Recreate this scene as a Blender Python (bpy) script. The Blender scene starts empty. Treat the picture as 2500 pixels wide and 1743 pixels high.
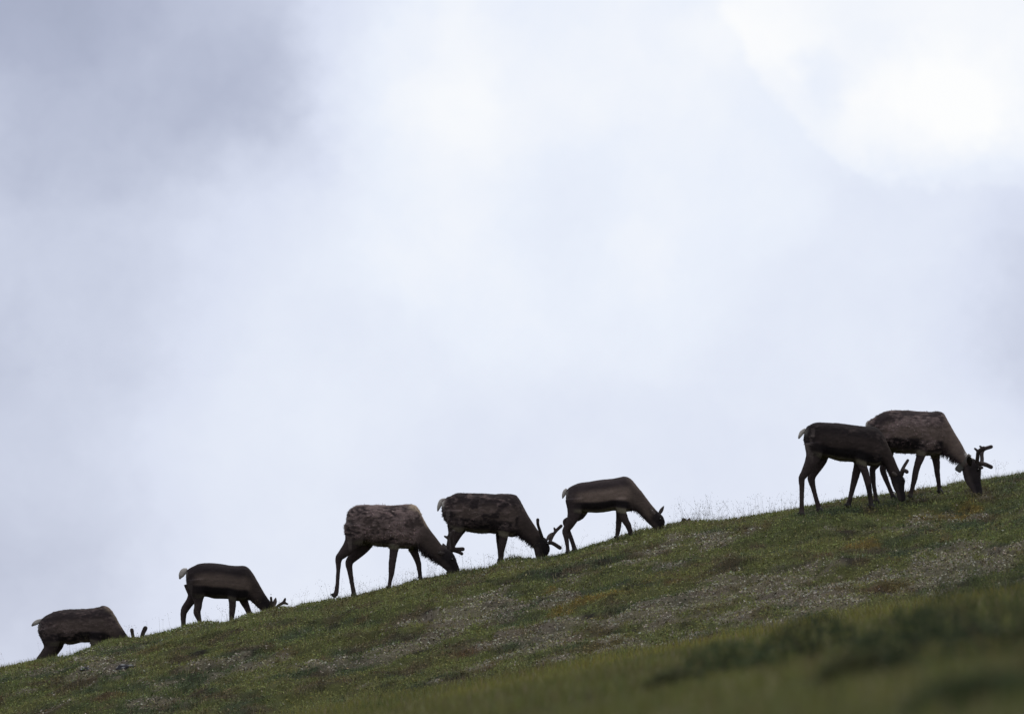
import bpy, math, random
import numpy as np
from mathutils import Vector, noise as mnoise

random.seed(7)
rng = np.random.RandomState(11)
scene = bpy.context.scene
COL = scene.collection

# ------------------------------------------------------------------ camera
PITCH = math.radians(4.0)
LENS, SENSOR = 200.0, 36.0
IMG_W, IMG_H = 2500.0, 1743.0            # photo pixels, used to place things from measurements
F = LENS / SENSOR * IMG_W
cam_data = bpy.data.cameras.new('camera')
cam_data.lens = LENS
cam_data.sensor_width = SENSOR
cam_data.clip_start = 0.1
cam_data.clip_end = 6000
cam_data.dof.use_dof = True
cam_data.dof.focus_distance = 69.6
cam_data.dof.aperture_fstop = 3.0
cam = bpy.data.objects.new('camera', cam_data)
cam.rotation_euler = (math.pi / 2 + PITCH, 0, 0)
COL.objects.link(cam)
scene.camera = cam

# ------------------------------------------------------------------ sky
SUN_EL, SUN_AZ = math.radians(52), math.radians(35)    # azimuth measured from +y (view direction) to +x
world = bpy.data.worlds.new('World')
scene.world = world
world.use_nodes = True
wt = world.node_tree
wt.nodes.clear()


class NB:
    """small helper for node maths"""
    def __init__(self, tree):
        self.t = tree

    def n(self, kind, **kw):
        nd = self.t.nodes.new(kind)
        for k, v in kw.items():
            setattr(nd, k, v)
        return nd

    def link(self, a, b):
        self.t.links.new(a, b)

    def put(self, sock, v):
        if isinstance(v, (int, float)):
            sock.default_value = v
        elif isinstance(v, (tuple, list)):
            sock.default_value = v
        else:
            self.link(v, sock)

    def m(self, op, a, b=None, c=None, clamp=False):
        nd = self.n('ShaderNodeMath', operation=op, use_clamp=clamp)
        self.put(nd.inputs[0], a)
        if b is not None:
            self.put(nd.inputs[1], b)
        if c is not None:
            self.put(nd.inputs[2], c)
        return nd.outputs[0]

    def vm(self, op, a, b=None, out=0):
        nd = self.n('ShaderNodeVectorMath', operation=op)
        self.put(nd.inputs[0], a)
        if b is not None:
            self.put(nd.inputs[1], b)
        return nd.outputs[out]

    def noise(self, vec, scale, detail=4, rough=0.5, out='Fac', dist=0.0):
        nd = self.n('ShaderNodeTexNoise')
        if vec is not None:
            self.link(vec, nd.inputs['Vector'])
        nd.inputs['Scale'].default_value = scale
        nd.inputs['Detail'].default_value = detail
        nd.inputs['Roughness'].default_value = rough
        nd.inputs['Distortion'].default_value = dist
        return nd.outputs[out]

    def ramp(self, fac, stops):
        nd = self.n('ShaderNodeValToRGB')
        r = nd.color_ramp
        while len(r.elements) < len(stops):
            r.elements.new(0.5)
        for e, (p, c) in zip(r.elements, stops):
            e.position = p
            e.color = tuple(c) + (1,)
        self.link(fac, nd.inputs[0])
        return nd.outputs[0]

    def mix(self, fac, a, b):
        nd = self.n('ShaderNodeMix', data_type='RGBA')
        self.put(nd.inputs[0], fac)
        self.put(nd.inputs[6], a if not isinstance(a, tuple) else a + (1,))
        self.put(nd.inputs[7], b if not isinstance(b, tuple) else b + (1,))
        return nd.outputs[2]


w = NB(wt)
tc = w.n('ShaderNodeTexCoord')
d = tc.outputs['Generated']
# cloud bank coordinates: tangent directions of the part of the sky over the ridge, in thousandths of the focal length
K = F / 1000.0
U = w.m('MULTIPLY', w.vm('DOT_PRODUCT', d, (1, 0, 0), out=1), K)
V = w.m('MULTIPLY', w.vm('DOT_PRODUCT', d, (0, -math.sin(PITCH), math.cos(PITCH)), out=1), K)
W_ = w.vm('DOT_PRODUCT', d, (0, math.cos(PITCH), math.sin(PITCH)), out=1)
cmb = w.n('ShaderNodeCombineXYZ')
w.link(U, cmb.inputs[0]); w.link(V, cmb.inputs[1]); w.link(W_, cmb.inputs[2])
P = cmb.outputs[0]
wn = w.noise(P, 2.6, 10, 0.68, out='Color')
wv = w.vm('SUBTRACT', wn, (0.5, 0.5, 0.5))
sc = w.n('ShaderNodeVectorMath', operation='SCALE')
w.link(wv, sc.inputs[0]); sc.inputs['Scale'].default_value = 0.30
PW = w.vm('ADD', P, sc.outputs[0])


def blob(cx, cy, rx, ry, amp, pw=1.0):
    q = w.vm('MULTIPLY', w.vm('SUBTRACT', PW, (cx, cy, 0)), (1 / rx, 1 / ry, 0))
    ln = w.vm('LENGTH', q, out=1)
    s = w.n('ShaderNodeMapRange', interpolation_type='SMOOTHERSTEP')
    w.link(ln, s.inputs[0])
    s.inputs[1].default_value = 1.0; s.inputs[2].default_value = 1.0 - pw
    s.inputs[3].default_value = 0.0; s.inputs[4].default_value = amp
    return s.outputs[0]


# (centre, radii, brighter/darker, softness of the edge) of the cloud masses
CLOUDS = [
    (-0.95, 0.78, 1.02, 0.70, -0.27, 0.95), (-0.60, 0.52, 0.42, 0.36, -0.07, 0.9), (-1.25, 0.95, 0.60, 0.42, -0.12, 1.0),
    (-1.15, 0.86, 0.80, 0.60, -0.06, 0.35),
    (0.15, 0.47, 0.68, 0.62, 0.05, 0.25), (-0.28, 0.68, 0.34, 0.34, 0.07, 0.6), (0.06, 0.73, 0.70, 0.36, 0.07, 0.8),
    (-0.05, 0.36, 0.95, 0.65, 0.07, 1.0), (0.13, 0.36, 0.26, 0.36, -0.06, 0.9), (0.49, 0.46, 0.60, 0.42, 0.04, 1.0),
    (1.17, 0.98, 0.68, 0.60, 0.07, 0.07), (1.17, 0.98, 0.70, 0.62, 0.07, 0.35), (0.98, 0.60, 0.36, 0.24, 0.10, 0.8), (1.15, 0.76, 0.50, 0.36, 0.06, 0.9),
    (0.62, 0.80, 0.24, 0.18, 0.07, 0.8), (0.75, 0.68, 0.10, 0.12, -0.07, 0.9),
    (1.32, 0.12, 0.42, 0.55, -0.22, 1.0), (-1.16, 0.22, 0.75, 0.60, -0.15, 1.0), (-1.30, -0.22, 0.95, 0.80, -0.17, 1.0),
    (-1.35, -0.70, 0.90, 0.70, -0.16, 1.0), (0.25, -0.25, 1.0, 0.40, -0.04, 1.0),
]
val = None
for b in CLOUDS:
    o = blob(*b)
    val = o if val is None else w.m('ADD', val, o)
n1 = w.m('MULTIPLY', w.m('SUBTRACT', w.noise(P, 1.4, 6, 0.55), 0.5), 0.12)
n2 = w.m('MULTIPLY', w.m('SUBTRACT', w.noise(PW, 3.2, 10, 0.62), 0.5), 0.19)
val = w.m('ADD', w.m('ADD', w.m('ADD', val, n1), n2), 0.68)
cloud = w.ramp(val, [(0.05, (0.24, 0.275, 0.37)), (0.30, (0.42, 0.455, 0.59)), (0.58, (0.71, 0.755, 0.895)),
                     (0.76, (0.83, 0.875, 0.975)), (0.95, (1.0, 1.0, 1.0))])
sky = w.n('ShaderNodeTexSky', sky_type='NISHITA')
sky.sun_disc = False
sky.sun_elevation = SUN_EL
sky.sun_rotation = SUN_AZ
sky.altitude = 900
SKY_STRENGTH = 0.1
cl = w.n('ShaderNodeVectorMath', operation='SCALE')
w.link(cloud, cl.inputs[0]); cl.inputs['Scale'].default_value = 1.0 / SKY_STRENGTH
skymix = w.mix(0.96, sky.outputs[0], cl.outputs[0])
bg = w.n('ShaderNodeBackground')
bg.inputs['Strength'].default_value = SKY_STRENGTH
w.link(skymix, bg.inputs['Color'])
wo = w.n('ShaderNodeOutputWorld')
w.link(bg.outputs[0], wo.inputs['Surface'])

sun_data = bpy.data.lights.new('sun', 'SUN')
sun_data.energy = 1.5
sun_data.angle = math.radians(20)
sun_data.color = (1.0, 0.95, 0.88)
sun = bpy.data.objects.new('sun', sun_data)
sd = Vector((math.sin(SUN_AZ) * math.cos(SUN_EL), math.cos(SUN_AZ) * math.cos(SUN_EL), math.sin(SUN_EL)))
sun.rotation_euler = sd.to_track_quat('Z', 'Y').to_euler()
sun.location = (20, 60, 40)
COL.objects.link(sun)

vs = scene.view_settings
scene.display_settings.display_device = 'sRGB'
vs.view_transform = 'Standard'
vs.look = 'None'
vs.exposure = 0.0
vs.gamma = 1.0
vs.use_curve_mapping = False

# ------------------------------------------------------------------ helpers


def ray(sx, sy):
    u = (sx - IMG_W / 2) / F
    v = (IMG_H / 2 - sy) / F
    return np.array([u, math.cos(PITCH) - v * math.sin(PITCH), math.sin(PITCH) + v * math.cos(PITCH)])


def at(sx, sy, Y):
    r = ray(sx, sy)
    return r * (Y / r[1])


def tag(o, label=None, cat=None, group=None, kind=None):
    if label: o['label'] = label
    if cat: o['category'] = cat
    if group: o['group'] = group
    if kind: o['kind'] = kind
    return o


def link(name, me, parent=None, mat=None):
    o = bpy.data.objects.new(name, me)
    COL.objects.link(o)
    if parent is not None:
        o.parent = parent
    if mat is not None and me is not None:
        me.materials.clear(); me.materials.append(mat)
    return o


def empty(name, loc):
    o = bpy.data.objects.new(name, None)
    o.location = loc
    o.empty_display_size = 0.2
    COL.objects.link(o)
    return o


def np_mesh(name, verts, faces, cols=None, smooth=False):
    """verts (n,3); faces (m,k) with one k; cols (n,3) per vertex"""
    verts = np.ascontiguousarray(verts, dtype=np.float32)
    faces = np.ascontiguousarray(faces, dtype=np.int32)
    me = bpy.data.meshes.new(name)
    k = faces.shape[1]
    me.vertices.add(len(verts)); me.vertices.foreach_set('co', verts.ravel())
    me.loops.add(faces.size); me.loops.foreach_set('vertex_index', faces.ravel())
    me.polygons.add(len(faces))
    me.polygons.foreach_set('loop_start', np.arange(0, faces.size, k, dtype=np.int32))
    if smooth:
        me.polygons.foreach_set('use_smooth', np.ones(len(faces), dtype=bool))
    me.update(calc_edges=True)
    if cols is not None:
        set_cols(me, cols)
    return me


def set_cols(me, cols):
    a = me.color_attributes.new('Col', 'FLOAT_COLOR', 'POINT')
    c = np.ones((len(cols), 4), dtype=np.float32)
    c[:, :3] = np.clip(cols, 0.002, 0.95)
    a.data.foreach_set('color', c.ravel())


_tabs = {}


def vn(x, y, seed):
    if seed not in _tabs:
        _tabs[seed] = np.random.RandomState(seed).rand(256, 256)
    T = _tabs[seed]
    xi = np.floor(x).astype(int); yi = np.floor(y).astype(int)
    fx = x - xi; fy = y - yi
    fx = fx * fx * (3 - 2 * fx); fy = fy * fy * (3 - 2 * fy)
    a = T[xi & 255, yi & 255]; b = T[(xi + 1) & 255, yi & 255]
    c = T[xi & 255, (yi + 1) & 255]; e = T[(xi + 1) & 255, (yi + 1) & 255]
    return (a * (1 - fx) + b * fx) * (1 - fy) + (c * (1 - fx) + e * fx) * fy


def fbm(x, y, size, seed, octv=4, gain=0.5):
    x = np.asarray(x, float) / size; y = np.asarray(y, float) / size
    s = 0.0; a = 1.0; tot = 0.0
    for i in range(octv):
        s = s + a * vn(x + 17.3 * i, y + 9.1 * i, seed + i); tot += a
        a *= gain; x = x * 2.03; y = y * 2.03
    return s / tot - 0.5


def sstep(a, b, x):
    t = np.clip((np.asarray(x, float) - a) / (b - a), 0, 1)
    return t * t * (3 - 2 * t)


# ------------------------------------------------------------------ terrain
YC = 70.0
RIDGE = [(0, 1627), (37, 1620), (82, 1611), (113, 1606), (135, 1600), (174, 1598), (201, 1585), (221, 1579), (243, 1571),
         (256, 1562), (274, 1560), (315, 1556), (338, 1553), (366, 1547), (402, 1541), (434, 1532), (442, 1527), (467, 1520),
         (493, 1516), (505, 1514), (535, 1517), (559, 1516), (580, 1508), (602, 1498), (634, 1492), (670, 1480), (692, 1478),
         (718, 1480), (730, 1474), (740, 1470), (780, 1466), (803, 1462), (838, 1459), (857, 1455), (886, 1448), (915, 1441),
         (941, 1434), (974, 1428), (993, 1420), (1012, 1414), (1051, 1408), (1094, 1398), (1128, 1391), (1165, 1388),
         (1197, 1383), (1216, 1370), (1228, 1363), (1249, 1358), (1263, 1357), (1278, 1360), (1303, 1361), (1335, 1356),
         (1363, 1354), (1384, 1347), (1412, 1339), (1444, 1328), (1475, 1322), (1498, 1313), (1530, 1303), (1545, 1296),
         (1569, 1288), (1600, 1285), (1631, 1278), (1662, 1274), (1690, 1270), (1722, 1269), (1757, 1269), (1792, 1265),
         (1844, 1258), (1896, 1248), (1948, 1239), (2007, 1228), (2047, 1218), (2083, 1213), (2119, 1209), (2164, 1205),
         (2219, 1199), (2236, 1194), (2269, 1189), (2301, 1185), (2334, 1176), (2358, 1172), (2390, 1170), (2423, 1165),
         (2460, 1159), (2500, 1152)]
_rp = np.array([at(a, b + 7, YC) for a, b in RIDGE])
_gx = np.arange(-16, 16.001, 0.05)
_x0, _x1 = _rp[0, 0], _rp[-1, 0]
_rz = np.interp(_gx, _rp[:, 0], _rp[:, 2])
_sl = 0.185
_rz = np.where(_gx < _x0, _rp[0, 2] + _sl * 6 * np.tanh((_gx - _x0) / 6), _rz)
_rz = np.where(_gx > _x1, _rp[-1, 2] + _sl * 6 * np.tanh((_gx - _x1) / 6), _rz)
_ker = np.exp(-0.5 * (np.arange(-60, 61) * 0.05 / 0.9) ** 2); _ker /= _ker.sum()
_pad = np.concatenate([2 * _rz[0] - _rz[60:0:-1], _rz, 2 * _rz[-1] - _rz[-2:-62:-1]])
_low = np.convolve(_pad, _ker, 'valid')
_bump = _rz - _low


def height(x, y, micro=True):
    x = np.asarray(x, float); y = np.asarray(y, float)
    t = YC - y
    low = np.interp(x, _gx, _low)
    far = np.maximum(np.abs(x) - 16, 0)
    low = low - 0.04 * far * (x > 0) - 0.10 * far * (x < 0)
    bump = np.interp(x, _gx, _bump)
    tf = np.clip(t, 0, None); tb = np.clip(-t, 0, None)
    q = np.where(tf < 2.5, tf ** 2 / 40.0, 2.5 ** 2 / 40.0 + 0.125 * (tf - 2.5) + 0.014 * np.clip(tf - 3.5, 0, None))
    rx = np.interp(x, [2.6, 3.4, 4.4, 5.1, 5.8, 8.0, 12.0], [40, 58, 29, 23, 20, 22, 40])     # the crest rounds off more tightly to the right
    tq = np.minimum(tf, 6.0)
    q = q + (tq ** 2 / rx - tq ** 2 / 40.0) * (1 - sstep(2.2, 5.2, tf))
    q = q + np.where(tb < 1.6, tb ** 2 / 16.0, 0.16 + 0.2 * (tb - 1.6))
    back = np.clip(tb - 60, 0, None)
    main = low + bump * np.exp(-(t / 1.7) ** 2) - 0.034 * t * (t > -1.5) + 0.051 * (t <= -1.5) - q + 0.2 * back
    main = np.maximum(main, -11.0)
    yy = np.maximum(y, 0.5)
    ww = 0.2 * yy + 0.3
    near = -0.30 + 0.0175 * y + 0.188 * ww * np.tanh(x / ww) - 1.5 * (1 - sstep(4.0, 9.5, y))
    near = np.where(y > YC, -50.0, near)
    k = 0.10
    h = np.clip(0.5 + 0.5 * (main - near) / k, 0, 1)
    z = near * (1 - h) + main * h + k * h * (1 - h)
    if micro:
        hill = sstep(1.2, 3.2, t) * sstep(0, 0.3, main - near)
        nr = 1 - sstep(0, 0.3, main - near)
        z = z + hill * (0.20 * fbm(x, y, 1.6, 3, 3) + 0.17 * fbm(x, y, 0.5, 31, 4))
        z = z + hill * 0.07 * fbm(x, y, 0.19, 41, 2)
        z = z + 0.035 * fbm(x, y, 0.28, 51, 2) * sstep(40, 58, y)
        z = z + nr * sstep(9, 14, y) * 0.10 * fbm(x, y, 1.1, 71, 3)
    return z


def ground_at(sx, sy):
    """the place on the ground seen at a photo position"""
    r = ray(sx, sy)
    ys = np.concatenate([np.arange(9, 56, 0.1), np.arange(56, 71, 0.03)])
    pts = r[None, :] * (ys / r[1])[:, None]
    g = height(pts[:, 0], pts[:, 1])
    hit = np.where(g >= pts[:, 2])[0]
    i = hit[0] if len(hit) else len(ys) - 1
    return np.array([pts[i, 0], pts[i, 1], g[i]])


def patch(lst):
    out = []
    for sx, sy, rx, ry in lst:
        p = ground_at(sx, sy)
        dist = p[1]
        q = ground_at(sx, min(sy + ry, 1742))
        dep = max(abs(p[1] - q[1]), 0.25)
        out.append((p[0], p[1], rx / F * dist, min(dep, 4.0)))
    return out


LICHEN = patch([(2250, 1400, 260, 60), (1960, 1440, 260, 50), (1540, 1500, 300, 34), (1340, 1545, 220, 28), (1010, 1570, 170, 20),
                (1200, 1450, 80, 14), (1750, 1330, 60, 12), (1520, 1375, 70, 12), (1640, 1380, 60, 14), (250, 1640, 110, 24),
                (930, 1610, 160, 18), (2420, 1370, 90, 40), (1700, 1545, 200, 26), (60, 1690, 60, 16), (560, 1640, 90, 14),
                (350, 1720, 110, 14)])
MOSS = patch([(1610, 1425, 110, 14), (1440, 1462, 110, 14), (1370, 1500, 60, 8), (2340, 1265, 90, 9), (2230, 1272, 60, 6),
              (2100, 1335, 60, 12), (1330, 1445, 50, 8), (1540, 1440, 80, 10)])
RUST = patch([(85, 1626, 30, 5), (350, 1596, 45, 7), (1430, 1465, 40, 6), (1480, 1585, 60, 8), (1390, 1560, 50, 8), (1750, 1580, 50, 8),
              (880, 1512, 30, 5), (2310, 1320, 20, 6), (2180, 1440, 70, 8), (1130, 1600, 60, 8), (2320, 1440, 60, 8), (690, 1590, 50, 8),
              (1230, 1620, 70, 8), (2010, 1360, 30, 8), (270, 1700, 50, 8), (2080, 1340, 40, 8), (1850, 1290, 60, 8)])
PEAT_SHADE = patch([(1890, 1448, 60, 10), (285, 1632, 45, 8), (155, 1660, 22, 9), (2170, 1447, 50, 6), (2430, 1352, 40, 7), (1345, 1405, 35, 6),
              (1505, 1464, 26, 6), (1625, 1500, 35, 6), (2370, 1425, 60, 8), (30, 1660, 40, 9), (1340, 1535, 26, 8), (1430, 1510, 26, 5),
              (2270, 1390, 40, 7), (1250, 1490, 40, 6), (610, 1620, 30, 6), (480, 1600, 30, 5), (1040, 1520, 30, 5), (2070, 1370, 30, 6)])  # dark peat, with the shadows of its hummocks painted in as colour


def cover(lst, x, y):
    s = np.zeros_like(x)
    for cx, cy, rx, ry in lst:
        dd = np.sqrt(((x - cx) / rx) ** 2 + ((y - cy) / ry) ** 2)
        s = np.maximum(s, 1 - sstep(0.45, 1.15, dd))
    return s


def masks(x, y):
    """how much lichen, yellow moss, rusty leaves, dark peat with painted hummock shade and tall grass grows at a place"""
    t = YC - y
    yq = y * 0.7
    broad = 0.75 * sstep(0.02, 0.2, fbm(x, y, 1.8, 97, 3)) * sstep(0.4, 2.0, t)
    li = sstep(0.42, 0.60, 0.50 * np.maximum(cover(LICHEN, x, y), broad) + 0.14 + 1.5 * fbm(x, yq, 0.40, 101, 5, 0.72))
    mo = sstep(0.42, 0.62, 0.42 * cover(MOSS, x, y) + 0.12 + 1.3 * fbm(x, yq, 0.35, 131, 5, 0.7))
    ru = sstep(0.42, 0.60, 0.44 * cover(RUST, x, y) + 0.16 + 1.4 * fbm(x, yq, 0.30, 161, 5, 0.7))
    pe = sstep(0.42, 0.58, 0.44 * cover(PEAT_SHADE, x, y) + 0.13 + 1.4 * fbm(x, yq, 0.30, 191, 5, 0.7))
    hill = sstep(-0.06, 0.12, height(x, y, False) - (-0.30 + 0.0175 * y + 0.188 * (0.2 * y + .3) * np.tanh(x / (0.2 * y + .3))) - 0.02)
    return li * hill, mo * hill, ru, pe * hill, hill


GREEN = np.array([0.120, 0.143, 0.050]); OLIVE = np.array([0.175, 0.170, 0.058]); DEEP = np.array([0.078, 0.098, 0.046])
YELLOW = np.array([0.21, 0.145, 0.036]); RUSTC = np.array([0.135, 0.078, 0.040]); PEAT_SHADE_C = np.array([0.026, 0.020, 0.016])  # the darkest one colours peat and the painted shade of hummocks and hollows
LICH = np.array([0.305, 0.280, 0.220]); STRAW = np.array([0.22, 0.19, 0.11]); BROWN = np.array([0.105, 0.072, 0.048])


def turf_colour(x, y, r):
    li, mo, ru, pe, hill = masks(x, y)
    n = fbm(x, y, 0.9, 211, 3) + 0.5
    c = GREEN[None] * (1 - n[:, None]) * 1.0 + OLIVE[None] * n[:, None]
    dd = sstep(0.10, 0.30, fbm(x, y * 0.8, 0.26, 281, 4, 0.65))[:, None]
    n2 = sstep(0.52, 0.72, fbm(x, y, 0.6, 241, 4) + 0.5)[:, None]
    c = c * (1 - n2) + DEEP[None] * n2
    nb = sstep(0.55, 0.75, fbm(x, y, 0.35, 261, 3) + 0.5)[:, None] * 0.7
    c = c * (1 - nb) + BROWN[None] * nb
    c = c * (1 - 0.6 * dd) + PEAT_SHADE_C[None] * 0.6 * dd  # dark hollows: small-scale shade painted into the turf colour
    for mm, cc, a in ((mo, YELLOW, 0.8), (ru, RUSTC, 0.5), (pe, PEAT_SHADE_C, 0.9)):
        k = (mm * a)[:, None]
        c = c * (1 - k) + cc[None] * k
    return c, li, mo, ru, pe, hill


def axis_coords(segs):
    out = []
    for a, b, s in segs:
        out.append(np.arange(a, b - 1e-6, s))
    out.append(np.array([segs[-1][1]]))
    return np.concatenate(out)


tx = axis_coords([(-1500, -300, 300), (-300, -60, 40), (-60, -16, 4), (-16, -8, 0.4), (-8, 8, 0.07), (8, 16, 0.4), (16, 60, 4), (60, 300, 40), (300, 1500, 300)])
ty = axis_coords([(-600, -60, 90), (-60, 0, 6), (0, 9, 0.5), (9, 52, 0.2), (52, 58, 0.1), (58, 73, 0.07), (73, 80, 0.3), (80, 140, 4), (140, 400, 30), (400, 2500, 300)])
X, Yg = np.meshgrid(tx, ty)
xf, yf = X.ravel(), Yg.ravel()
zf = height(xf, yf)
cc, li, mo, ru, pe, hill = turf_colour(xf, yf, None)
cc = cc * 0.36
cc = cc * (1 - 0.6 * li[:, None]) + (BROWN * 0.4 + LICH * 0.22)[None] * 0.7 * li[:, None]
nx, ny = len(tx), len(ty)
ii = (np.arange(ny - 1)[:, None] * nx + np.arange(nx - 1)[None]).ravel()
tf_ = np.stack([ii, ii + 1, ii + 1 + nx, ii + nx], 1)


def veg_material(name, rough=0.8, var=0.35, scale=40.0, transl=0.0, bump=0.0):
    m = bpy.data.materials.new(name)
    m.use_nodes = True
    t = m.node_tree
    q = NB(t)
    bs = t.nodes['Principled BSDF']
    at_ = q.n('ShaderNodeVertexColor'); at_.layer_name = 'Col'
    geo = q.n('ShaderNodeNewGeometry')
    nz = q.noise(geo.outputs['Position'], scale, 4, 0.6)
    f = q.m('MULTIPLY_ADD', nz, 2 * var, 1 - var)
    s = q.n('ShaderNodeVectorMath', operation='SCALE')
    q.link(at_.outputs['Color'], s.inputs[0]); q.link(f, s.inputs['Scale'])
    q.link(s.outputs[0], bs.inputs['Base Color'])
    bs.inputs['Roughness'].default_value = rough
    bs.inputs['Specular IOR Level'].default_value = 0.06
    if bump:
        bp = q.n('ShaderNodeBump'); bp.inputs['Strength'].default_value = bump; bp.inputs['Distance'].default_value = 0.02
        q.link(nz, bp.inputs['Height']); q.link(bp.outputs[0], bs.inputs['Normal'])
    if transl:
        tr = q.n('ShaderNodeBsdfTranslucent'); q.link(s.outputs[0], tr.inputs['Color'])
        mx = q.n('ShaderNodeMixShader'); mx.inputs[0].default_value = transl
        q.link(bs.outputs[0], mx.inputs[1]); q.link(tr.outputs[0], mx.inputs[2])
        q.link(mx.outputs[0], t.nodes['Material Output'].inputs['Surface'])
    return m


M_soil = veg_material('soil_and_moss', 0.95, 0.5, 28.0, 0, 0.6)
M_leaf = veg_material('leaf', 0.7, 0.3, 55.0, 0.25)
M_blade = veg_material('grass_blade', 0.6, 0.25, 30.0, 0.3)
M_lichen = veg_material('lichen', 0.95, 0.35, 80.0)
M_stalk = veg_material('dry_stalk', 0.8, 0.2, 40.0, 0.1)

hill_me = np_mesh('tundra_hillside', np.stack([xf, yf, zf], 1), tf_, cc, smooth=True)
tag(link('tundra_hillside', hill_me, mat=M_soil), kind='structure')

# ------------------------------------------------------------------ ground cover


def blade_mesh(name, x, y, h, wd, lean, cols, segs=1, z=None):
    n = len(x)
    z = height(x, y) if z is None else z
    a = rng.rand(n) * 2 * np.pi
    fa = rng.rand(n) * 2 * np.pi
    sx, sy = np.cos(fa) * wd / 2, np.sin(fa) * wd / 2
    lx, ly = np.cos(a) * lean * h, np.sin(a) * lean * h
    b0 = np.stack([x - sx, y - sy, z - 0.01], 1); b1 = np.stack([x + sx, y + sy, z - 0.01], 1)
    tip = np.stack([x + lx, y + ly, z + h], 1)
    if segs == 1:
        v = np.stack([b0, b1, tip], 1).reshape(-1, 3)
        f = np.arange(3 * n).reshape(-1, 3)
        c = np.repeat(cols, 3, 0)
        return np_mesh(name, v, f, c)
    mx, my, mz = x + lx * 0.3, y + ly * 0.3, z + h * 0.6
    m0 = np.stack([mx - sx * .75, my - sy * .75, mz], 1); m1 = np.stack([mx + sx * .75, my + sy * .75, mz], 1)
    v = np.stack([b0, b1, m1, m0, tip], 1).reshape(-1, 3)
    o = np.arange(n) * 5
    f = np.concatenate([np.stack([o, o + 1, o + 2], 1), np.stack([o, o + 2, o + 3], 1), np.stack([o + 3, o + 2, o + 4], 1)])
    return np_mesh(name, v, f, np.repeat(cols, 5, 0))


def leaf_mesh(name, x, y, size, up, cols, tilt=0.6):
    """small diamond leaves or crumbs standing up to 'up' over the ground"""
    n = len(x)
    z = height(x, y) + up
    nrm = rng.randn(n, 3) * tilt + np.array([0, 0, 1.0])
    nrm /= np.linalg.norm(nrm, axis=1)[:, None]
    r = rng.randn(n, 3)
    u = np.cross(nrm, r); u /= np.linalg.norm(u, axis=1)[:, None]
    v = np.cross(nrm, u)
    c = np.stack([x, y, z], 1)
    s = size[:, None]
    pts = np.stack([c - u * s, c + v * s * 0.55, c + u * s + nrm * s * 0.3, c - v * s * 0.55], 1).reshape(-1, 3)
    f = np.arange(4 * n).reshape(-1, 4)
    return np_mesh(name, pts, f, np.repeat(cols, 4, 0))


def jitter(c, n, a=0.25):
    return c * (1 + a * (rng.rand(n, 1) * 2 - 1)) * (1 + 0.10 * (rng.rand(n, 3) * 2 - 1))


def hill_points(n):
    x = rng.uniform(-8.6, 8.6, n)
    u = rng.rand(n)
    y = np.where(u < 0.97, 57.5 + (70.6 - 57.5) * rng.rand(n), 70.6 + 2.0 * rng.rand(n))
    return x, y


# low leafy turf
x, y = hill_points(190000)
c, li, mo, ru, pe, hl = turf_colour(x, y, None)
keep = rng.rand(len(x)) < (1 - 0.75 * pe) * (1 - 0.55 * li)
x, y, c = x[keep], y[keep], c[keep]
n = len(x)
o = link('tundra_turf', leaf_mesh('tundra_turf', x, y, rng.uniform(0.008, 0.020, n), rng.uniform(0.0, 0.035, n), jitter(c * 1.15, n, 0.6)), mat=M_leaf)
tag(o, 'low green and rusty tundra leaves covering the hillside', 'ground cover', kind='stuff')

# short grass between
x, y = hill_points(150000)
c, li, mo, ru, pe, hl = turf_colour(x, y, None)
keep = rng.rand(len(x)) < (1 - 0.85 * pe) * (1 - 0.75 * li) * (0.45 + 0.55 * sstep(-0.1, 0.12, fbm(x, y, 0.7, 311, 3)))
x, y, c = x[keep], y[keep], c[keep]
n = len(x)
straw = (rng.rand(n) < 0.10)[:, None]
c = np.where(straw, STRAW[None], c)
hh = rng.uniform(0.03, 0.085, n) * (0.8 + 0.5 * (fbm(x, y, 0.5, 331, 2) + 0.5))
o = link('short_grass', blade_mesh('short_grass', x, y, hh, rng.uniform(0.004, 0.008, n), rng.uniform(0.1, 0.6, n), jitter(c * 1.2, n, 0.5)), mat=M_blade)
tag(o, 'short green grass growing over the hillside up to the crest', 'grass', kind='stuff')

# pale lichen crumbs
x, y = hill_points(620000)
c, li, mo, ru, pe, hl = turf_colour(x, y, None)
clump = sstep(-0.02, 0.12, fbm(x, y, 0.16, 351, 3))
keep = rng.rand(len(x)) < li * (0.35 + 0.6 * clump) * (1 - 0.7 * pe) + 0.012
x, y = x[keep], y[keep]
n = len(x)
c = np.where((rng.rand(n) < 0.3)[:, None], STRAW[None] * 1.05, LICH[None])
o = link('lichen', leaf_mesh('lichen', x, y, 0.005 + 0.016 * rng.rand(n) ** 2.0, rng.uniform(0.0, 0.03, n), jitter(c, n, 0.5), 0.6), mat=M_lichen)
tag(o, 'pale grey lichen crumbs in broad patches on the hillside', 'lichen', kind='stuff')

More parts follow.
